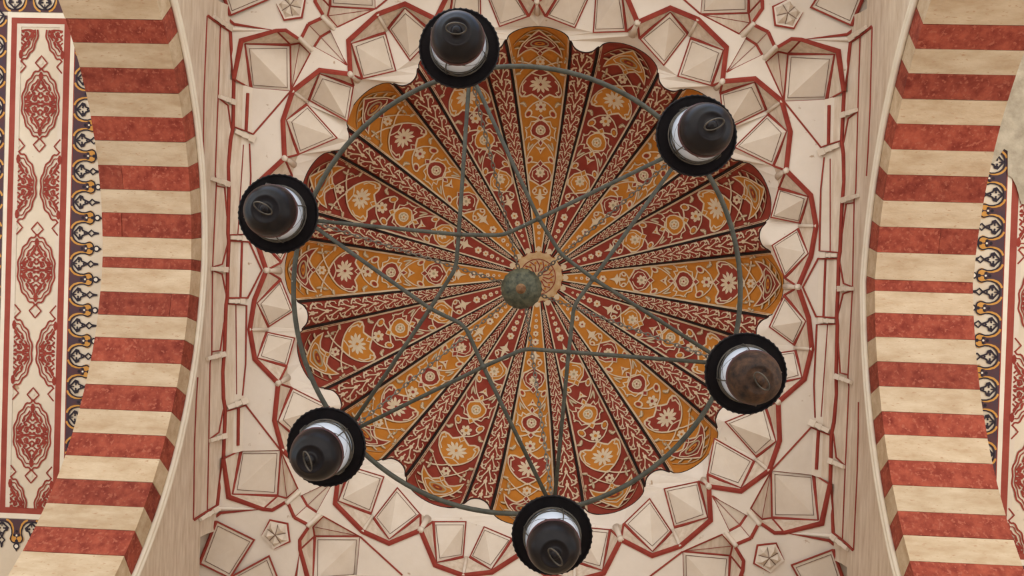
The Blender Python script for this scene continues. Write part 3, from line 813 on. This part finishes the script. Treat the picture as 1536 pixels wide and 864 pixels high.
# ------------------------------------------------------------------ painted side ceilings
PXM = H_SIDE / FPX                             # one photo pixel at this height
def medallion(A, cx, cy, part=None, s=1.0):
    """pointed oval with a double cusped outline and scroll filling; part: clip to half or quarter; x across, y along"""
    n = 64; outl = []
    for i in range(n):
        q = 2 * pi * i / n
        y = cos(q); x = sin(q)
        w = 29.5 * (abs(x) ** 1.28) * (1 if x >= 0 else -1)
        h = 53.0 * (abs(y) ** 1.0) * (1 if y >= 0 else -1)
        cus = 1 + 0.035 * cos(14 * q)
        outl.append((w * cus, h * cus))
    dia = [(0, 53), (9.5, 63), (0, 74), (-9.5, 63)]
    strokes = [  # one quarter; mirrored four ways
        [(0, 10), (5, 15), (11, 14), (13, 8), (9, 5), (6, 8)], [(3, 22), (9, 26), (14, 22), (12, 18), (8, 20)], [(0, 26), (6, 33), (3, 40), (0, 44)],
        [(14, 3), (20, 6), (22, 12), (18, 15), (16, 11)], [(4, 45), (8, 38), (13, 34), (15, 27)], [(17, 22), (20, 17), (24, 10)], [(0, 3), (8, 1), (16, 1), (24, 3)], [(0, 54), (2.5, 48), (0, 44)]]
    blobs = [(0, 50, 2.6, 6), (7, 30, 2.0, 4.4), (11, 19, 2.4, 2.0), (19, 9, 2.2, 3.2), (8, 10, 1.8, 3.4), (3, 36, 1.7, 3.2), (14, 28, 1.7, 3.4), (23, 4, 1.6, 2.4), (3, 4, 2.0, 2.0), (15, 15, 1.6, 2.6), (2.5, 18, 1.5, 3.0)]
    def keep(x, y):
        if part is None: return True
        return (part[0] == 0 or x * part[0] >= -0.01) and (part[1] == 0 or y * part[1] >= -0.01)
    def T(p): return ((cx + p[0] * s) * PXM, (cy + p[1] * s) * PXM)
    def put(pts, w, lay, closed=False):
        run = []
        seq = pts + [pts[0]] if closed else pts
        for p in seq:
            if keep(*p): run.append(T(p))
            else:
                if len(run) > 1: A.line(run, w * PXM, 'red', lay, step=0.02)
                run = []
        if len(run) > 1: A.line(run, w * PXM, 'red', lay, step=0.02)
    put(outl, 2.6, 2, True)
    put([(x * 0.86, y * 0.88) for x, y in outl], 1.8, 2, True)
    for sg in (1, -1):
        put([(x, sg * y) for x, y in dia], 2.2, 2, True)
        if keep(0.0, sg * 63): A.disc(T((0, sg * 63)), 2.2 * PXM, 'tan', 2, 2.2 * PXM)
    for mx in (1, -1):
        for my in (1, -1):
            for st in strokes: put([(x * mx, y * my * 0.85) for x, y in st], 2.5, 2)
            for x, y, a, b in blobs:
                y *= 0.85
                if x < 0.5 and mx < 0: continue
                if keep(x * mx, y * my): A.disc(T((x * mx, y * my)), a * 1.3 * PXM, 'red', 2, b * 1.25 * PXM, 0.5 * mx * my * (1 if x > 1 else 0), 7)
def lace(A, place, n, P=47.4):
    """border of tulips and fleurs; place(a, b) -> point: a along the band, b away from it (pixels)"""
    def fl(pts, m, lay): A.fill([place(*p) for p in pts], m, lay, 0.2)
    def ln(pts, w, m, lay): A.line([place(*p) for p in pts], w * PXM, m, lay, step=0.03)
    for i in range(n):
        o = i * P
        up = [(0, 3.5), (5, 4), (10, 6.5), (14, 11), (16, 17), (16.2, 23), (14.8, 27), (14, 31), (16, 35), (19.5, 37), (23.7, 37)]
        wave = [(o + a, b) for a, b in up] + [(o + P - a, b) for a, b in up[::-1]]
        fl([(o, 0)] + wave + [(o + P, 0)], 'slate', 1)
        ln(wave, 2.0, 'ink', 3)
        ln([(a + (1.5 if a < o + P / 2 else -1.5), b - 3.2) for a, b in wave[1:-1]], 3.0, 'ochre', 2)
        c = o + P / 2
        for sg in (1, -1):
            A.disc(place(c + sg * 6.0, 30.5), 5.6 * PXM, 'ochre', 2, 5.4 * PXM)
            A.disc(place(c + sg * 3.4, 25), 2.2 * PXM, 'ink', 3)
        A.disc(place(c, 19), 2.4 * PXM, 'ink', 3); A.disc(place(c, 25), 1.6 * PXM, 'pale', 4); A.disc(place(c, 34), 2.6 * PXM, 'ink', 3)
        A.disc(place(c, 42), 5.2 * PXM, 'ink', 3); A.disc(place(c, 42), 3.0 * PXM, 'pale', 4); fl([(c - 2.4, 46), (c, 50.5), (c + 2.4, 46)], 'ink', 3)
        # fleur in the white arch (centred on o)
        for sg in (1, -1):
            ln([(o, 5), (o + 4 * sg, 9), (o + 10 * sg, 14), (o + 8.5 * sg, 17.5), (o + 4 * sg, 19), (o + 1.2 * sg, 26), (o, 28)], 2.6, 'ink', 3)
            ln([(o, 28), (o + 4.8 * sg, 33), (o + 1.4 * sg, 37), (o, 45)], 2.4, 'ink', 3)
            A.disc(place(o + sg * 7.0, 15), 2.6 * PXM, 'ink', 3); A.disc(place(o + sg * 3.2, 14.5), 1.5 * PXM, 'ink', 3)
        A.disc(place(o, 22), 1.5 * PXM, 'ink', 3); ln([(o, 6), (o, 12)], 1.6, 'ink', 3)
for nm, sx in (('ceiling_left', -1), ('ceiling_right', 1)):
    mb = MB(); mb.box(W3(sx * 5.6, 0.1, H_SIDE + 0.06), (2.6, 0, 0), (0, 2.9, 0), (0, 0, 0.06))
    side = struct(mb.build(nm, M['ceil_cream']), 'cream side ceiling with %s' % ('a framed panel of red medallions and a lace border' if sx < 0 else 'a red framed medallion panel and scarred bare plaster'))
    A = Art()
    # panel-local pixel coordinates: x away from the arch, y towards the mosque wall; origin = panel centre line start
    U0 = 3.488 if sx < 0 else 3.455; VM = 0.03
    def pt(x, y): return (x * PXM, y * PXM)
    x0, x1, y0, y1 = 0, 84, -384, 382
    def rect(a, b, c, d, m, lay): A.fill([pt(a, c), pt(b, c), pt(b, d), pt(a, d)], m, lay, 0.6)
    for a, b in ((-5, 5), (x1 - 4, x1 + 5)): rect(a, b, y0, y1, 'band', 1)
    rect(-5, x1 + 5, y0, y0 + 9, 'band', 2); rect(-5, x1 + 5, y1 - 9, y1, 'band', 2)
    rect(-12, -5, y0 - 9, y1 + 9, 'pale', 1); rect(x1 + 5, x1 + 11, y0 - 9, y1 + 9, 'pale', 1)
    rect(-13, -11.6, y0 - 9, y1 + 9, 'band', 2)
    rect(-12, x1 + 11, y1, y1 + 8, 'pale', 2); rect(-12, x1 + 11, y0 - 8, y0, 'pale', 2)
    rect(5, 12, y0 + 9, y1 - 9, 'tan', 1); rect(x1 - 11, x1 - 4, y0 + 9, y1 - 9, 'tan', 1)
    rect(12, x1 - 11, y0 + 9, y0 + 14, 'tan', 1)
    cxm = 40.0
    for k in (-1, 0, 1): medallion(A, cxm, 4 + 256 * k, None, 1.0)
    for k in (-0.5, 0.5):
        medallion(A, cxm - 33, 4 + 256 * k, (1, 0), 1.0); medallion(A, cxm + 33, 4 + 256 * k, (-1, 0), 1.0)
    for ky, sg in ((-1.5, 1), (1.5, -1)):
        medallion(A, cxm - 33, 4 + 256 * ky + sg * 14, (1, sg), 0.9); medallion(A, cxm + 33, 4 + 256 * ky + sg * 14, (-1, sg), 0.9)
    lace(A, lambda a, b: pt(-13 - b, -387 + a), 17, 47.4)
    lace(A, lambda a, b: pt(-58 + a, y1 + 9 + b), 5, 47.4); lace(A, lambda a, b: pt(-58 + a, y0 - 9 - b), 5, 47.4)
    lace(A, lambda a, b: pt(x1 + 12 + b, -387 + a), 17, 47.4)
    me = A.mesh('painted_border', lambda x, y, o: W3(sx * (U0 + x), VM + y, H_SIDE - 0.002 - o), dict(red='red_line', tan='panel', pale='mould', band='band_red', slate='slate', ink='ink', ochre='ochre'), 0.0012)
    link(bpy.data.objects.new('painted_border', me), side)
    if sx > 0:     # bare patch where the paint has fallen off
        sc = MB(); pts = []
        for i in range(40):
            q = 2 * pi * i / 40; rr = 1 + 0.22 * sin(5 * q + 1) + 0.13 * sin(11 * q) + 0.1 * random.random()
            pts.append(W3(U0 + 0.0 + 0.20 * rr * cos(q), -1.42 + 0.62 * rr * sin(q), H_SIDE - 0.014))
        sc.add(pts, [tuple(t) for t in tri2d(pts)]); sc.build('bare_patch', M['scar'], side)

# ------------------------------------------------------------------ chandelier
H_RING, H_LAMP = 5.8, 5.27
RCX, RCY, R_RING = 0.0, 0.067, 1.30
ch = empty('chandelier', W3(RCX, RCY, H_RING))
tag(ch, 'iron ring chandelier of bent rods and chains hung under the dome', 'chandelier')
O = ch.location
LAMPS = [((689, 73), (684, 42)), ((1044, 204), (1072, 186)), ((1118, 560), (1143, 572)), ((828, 802), (833, 836)), ((490, 670), (461, 692)), ((418, 321), (394, 312))]
lamp_pos = []
for dpx, _ in LAMPS:
    p = bp(*dpx, H_LAMP); a = atan2(p[1] - RCY, p[0] - RCX)
    lamp_pos.append(W3(RCX + R_RING * cos(a), RCY + R_RING * sin(a), H_LAMP))
rg = MB(); rg.tube([Vector((R_RING * cos(2 * pi * i / 120), R_RING * sin(2 * pi * i / 120), 0)) for i in range(120)], 0.0145, 10, closed=True)
rg.build('ring', M['iron'], ch, smooth=True)
CROSS = [(688, 352), (808, 328), (890, 418), (853, 528), (725, 550), (645, 463)]
BEND = [(755, 353), (842, 382), (861, 458), (787, 523), (697, 488), (684, 402)]   # between crossing k and k+1
def rl_(px, H=H_RING): return W3(*bp(*px, H), H) - O
# rod k runs from lamp k-1 over crossings to lamp k+1
ROD = [(5, 0, 0, 1, 1), (0, 1, 1, 2, 2), (1, 2, 2, 3, 3), (2, 3, 3, 4, 4), (3, 4, 4, 5, 5), (4, 5, 5, 0, 0)]
for la, c1, bd, c2, lb in ROD:
    A_ = lamp_pos[la] - O; A_.z = 0; B_ = lamp_pos[lb] - O; B_.z = 0
    pts = [A_, rl_(CROSS[c1]), rl_(BEND[bd]), rl_(CROSS[c2]), B_]
    # round the bend
    out = [pts[0]]
    for i in range(1, len(pts) - 1):
        a, b, c = pts[i - 1], pts[i], pts[i + 1]
        for t in (0.0, 0.25, 0.5, 0.75, 1.0):
            p0 = b + (a - b).normalized() * 0.05; p2 = b + (c - b).normalized() * 0.05
            out.append(p0 * (1 - t) ** 2 + b * 2 * t * (1 - t) + p2 * t * t)
    out.append(pts[-1])
    m = MB(); m.tube(out, 0.0125, 8); m.build('rod', M['iron'], ch, smooth=True)
for c in CROSS:
    m = MB(); p = rl_(c); m.lathe([(0.001, -0.02), (0.016, -0.017), (0.02, 0), (0.016, 0.017), (0.001, 0.02)], 12, off=p); m.build('clamp', M['iron'], ch, smooth=True)
hub = rl_((785, 433), 6.95)
def chain_mesh(A_, B_, link_l=0.038, name='chain'):
    d = B_ - A_; n = max(2, int(d.length / link_l)); d.normalize()
    s_ = d.cross(Vector((0, 0, 1)))
    s_ = s_.normalized() if s_.length > 1e-3 else Vector((1, 0, 0)); up = s_.cross(d)
    L = (B_ - A_).length / n; m = MB()
    for i in range(n):
        c = A_ + d * (L * (i + 0.5)); sd = s_ if i % 2 else up
        m.tube([c + d * (L * 0.64 * cos(q)) + sd * (0.0100 * sin(q)) for q in [2 * pi * j / 10 for j in range(10)]], 0.0044, 5, closed=True)
    return m.build(name, M['chain'], ch, smooth=True)
for p in lamp_pos:
    q = p - O; q.z = 0.012; chain_mesh(q, hub)
chain_mesh(hub + Vector((0, 0, 0.02)), dome_org + Vector((-DCX + RCX, 0, DH - 0.02)) - O + Vector((0, 0, 0)), 0.09, 'hanging_chain')
bl = MB(); bc = rl_((782, 433), 6.6); bc.x, bc.y = hub.x + (bc.x - hub.x), bc.y
bl.lathe([(0.001, -0.062), (0.05, -0.058), (0.10, -0.036), (0.131, 0.0), (0.136, 0.018), (0.126, 0.04), (0.08, 0.075), (0.03, 0.10), (0.014, 0.13), (0.012, 0.36)], 40, off=bc,
         mod=lambda r, z, q: r * (1 + 0.02 * cos(20 * q)))
bl.build('boss', M['bronze'], ch, smooth=True)
nb = MB(); nb.lathe([(0.001, -0.10), (0.016, -0.095), (0.024, -0.08), (0.02, -0.065), (0.045, -0.055), (0.05, -0.045)], 16, off=bc); nb.build('boss_nub', M['rust'], ch, smooth=True)

# ------------------------------------------------------------------ lanterns
def lantern_parts():
    d = {}
    m = MB(); m.lathe([(0.012, 0.085), (0.05, 0.07), (0.12, 0.045), (0.20, 0.012), (0.213, 0.0), (0.213, -0.012), (0.206, -0.014), (0.205, -0.004), (0.19, 0.006), (0.12, 0.030), (0.05, 0.034), (0.001, 0.034)], 132,
                      mod=lambda r, z, q: r * (1 + (0.011 * cos(44 * q) if r > 0.199 else 0)))
    d['shade'] = (m, 'lamp_black')
    m = MB(); m.lathe([(0.10, 0.03), (0.136, 0.0), (0.143, -0.04), (0.142, -0.10), (0.136, -0.16), (0.122, -0.205), (0.02, -0.21)], 48); d['globe'] = (m, 'opal')
    m = MB()
    m.tube([Vector((0.150 * cos(2 * pi * i / 40), 0.150 * sin(2 * pi * i / 40), -0.028)) for i in range(40)], 0.005, 6, closed=True)
    m.tube([Vector((0.147 * cos(2 * pi * i / 40), 0.147 * sin(2 * pi * i / 40), -0.075)) for i in range(40)], 0.0035, 6, closed=True)
    for k in range(4):
        a = 2 * pi * k / 4
        m.tube([Vector(((0.150 - 0.02 * abs(t)) * cos(a + t * 1.5), (0.150 - 0.02 * abs(t)) * sin(a + t * 1.5), -0.03 - 0.165 * abs(t) ** 1.3)) for t in [(-10 + i) / 10 for i in range(21)]], 0.004, 5)
        m.tube([Vector((0.150 * cos(a + 0.4), 0.150 * sin(a + 0.4), 0.0)), Vector((0.158 * cos(a + 0.4), 0.158 * sin(a + 0.4), -0.05)), Vector((0.15 * cos(a + 0.4), 0.15 * sin(a + 0.4), -0.16)), Vector((0.134 * cos(a + 0.4), 0.134 * sin(a + 0.4), -0.20))], 0.0035, 5)
    d['wire_guard'] = (m, 'wire')
    m = MB(); m.lathe([(0.128, -0.185), (0.138, -0.19), (0.139, -0.203), (0.134, -0.212)], 48); d['cap_rim'] = (m, 'lamp_rim')
    m = MB(); m.lathe([(0.120, -0.20), (0.134, -0.212), (0.133, -0.235), (0.127, -0.262), (0.114, -0.29), (0.096, -0.312), (0.080, -0.322), (0.075, -0.330), (0.068, -0.334), (0.062, -0.330), (0.040, -0.326), (0.03, -0.330), (0.024, -0.345), (0.022, -0.358), (0.012, -0.366), (0.001, -0.368)], 56)
    d['cap'] = (m, 'lamp_black')
    m = MB(); m.tube([Vector((0.050 * cos(q), 0.022 * sin(q), -0.385 + 0.022 * sin(q))) for q in [2 * pi * i / 24 for i in range(24)]], 0.0042, 6, closed=True); d['pull_ring'] = (m, 'wire')
    m = MB(); m.tube([Vector((0, 0, 0.07)), Vector((0, 0, H_RING - H_LAMP + 0.03))], 0.012, 10); m.lathe([(0.001, H_RING - H_LAMP - 0.03), (0.026, H_RING - H_LAMP - 0.02), (0.026, H_RING - H_LAMP + 0.02), (0.001, H_RING - H_LAMP + 0.03)], 12)
    d['stem'] = (m, 'iron')
    return d
parts = {k: (mb_.build(k, M[mt]), mt) for k, (mb_, mt) in lantern_parts().items()}
for k, (o, mt) in parts.items(): o.data.polygons.foreach_set('use_smooth', [True] * len(o.data.polygons))
RING_DIR = [0.0, -0.35, 0.95, 0.95, 1.25, 0.45]
LAB = ['black lantern with white globe whose pull ring lies flat, hung on the iron ring', 'black lantern with a plain cap and slanting pull ring on the iron ring',
       'black lantern with a rust stained bottom cap on the iron ring', 'black lantern with crossed guard wires over its white globe on the iron ring',
       'black lantern beside two crossing rods with an upright pull ring', 'black lantern overlapping the red lined wall, hung on the iron ring']
for i, (dpx, fpx) in enumerate(LAMPS):
    L = empty('lantern', lamp_pos[i])
    b = W3(*bp(*fpx, H_LAMP - 0.39), H_LAMP - 0.39); a = W3(*bp(*dpx, H_LAMP), H_LAMP)
    L.location = a
    ax = (a - b).normalized()
    L.rotation_euler = Vector((0, 0, 1)).rotation_difference(ax).to_euler()
    tag(L, LAB[i], 'lantern', 'lanterns hung around the chandelier ring')
    for k, (o, mt) in parts.items():
        c = o.copy(); COL.objects.link(c); c.parent = L
        if k == 'pull_ring': c.rotation_euler = (0, 0, RING_DIR[i]); c.location = (0, 0, 0)
        if k == 'wire_guard': c.rotation_euler = (0, 0, 0.5 * i)
        if k == 'cap' and i == 2:
            c.data = o.data.copy(); c.data.materials[0] = M['lamp_rust']; c['label'] = 'rust stained cap'
for k, (o, mt) in parts.items(): bpy.data.objects.remove(o)
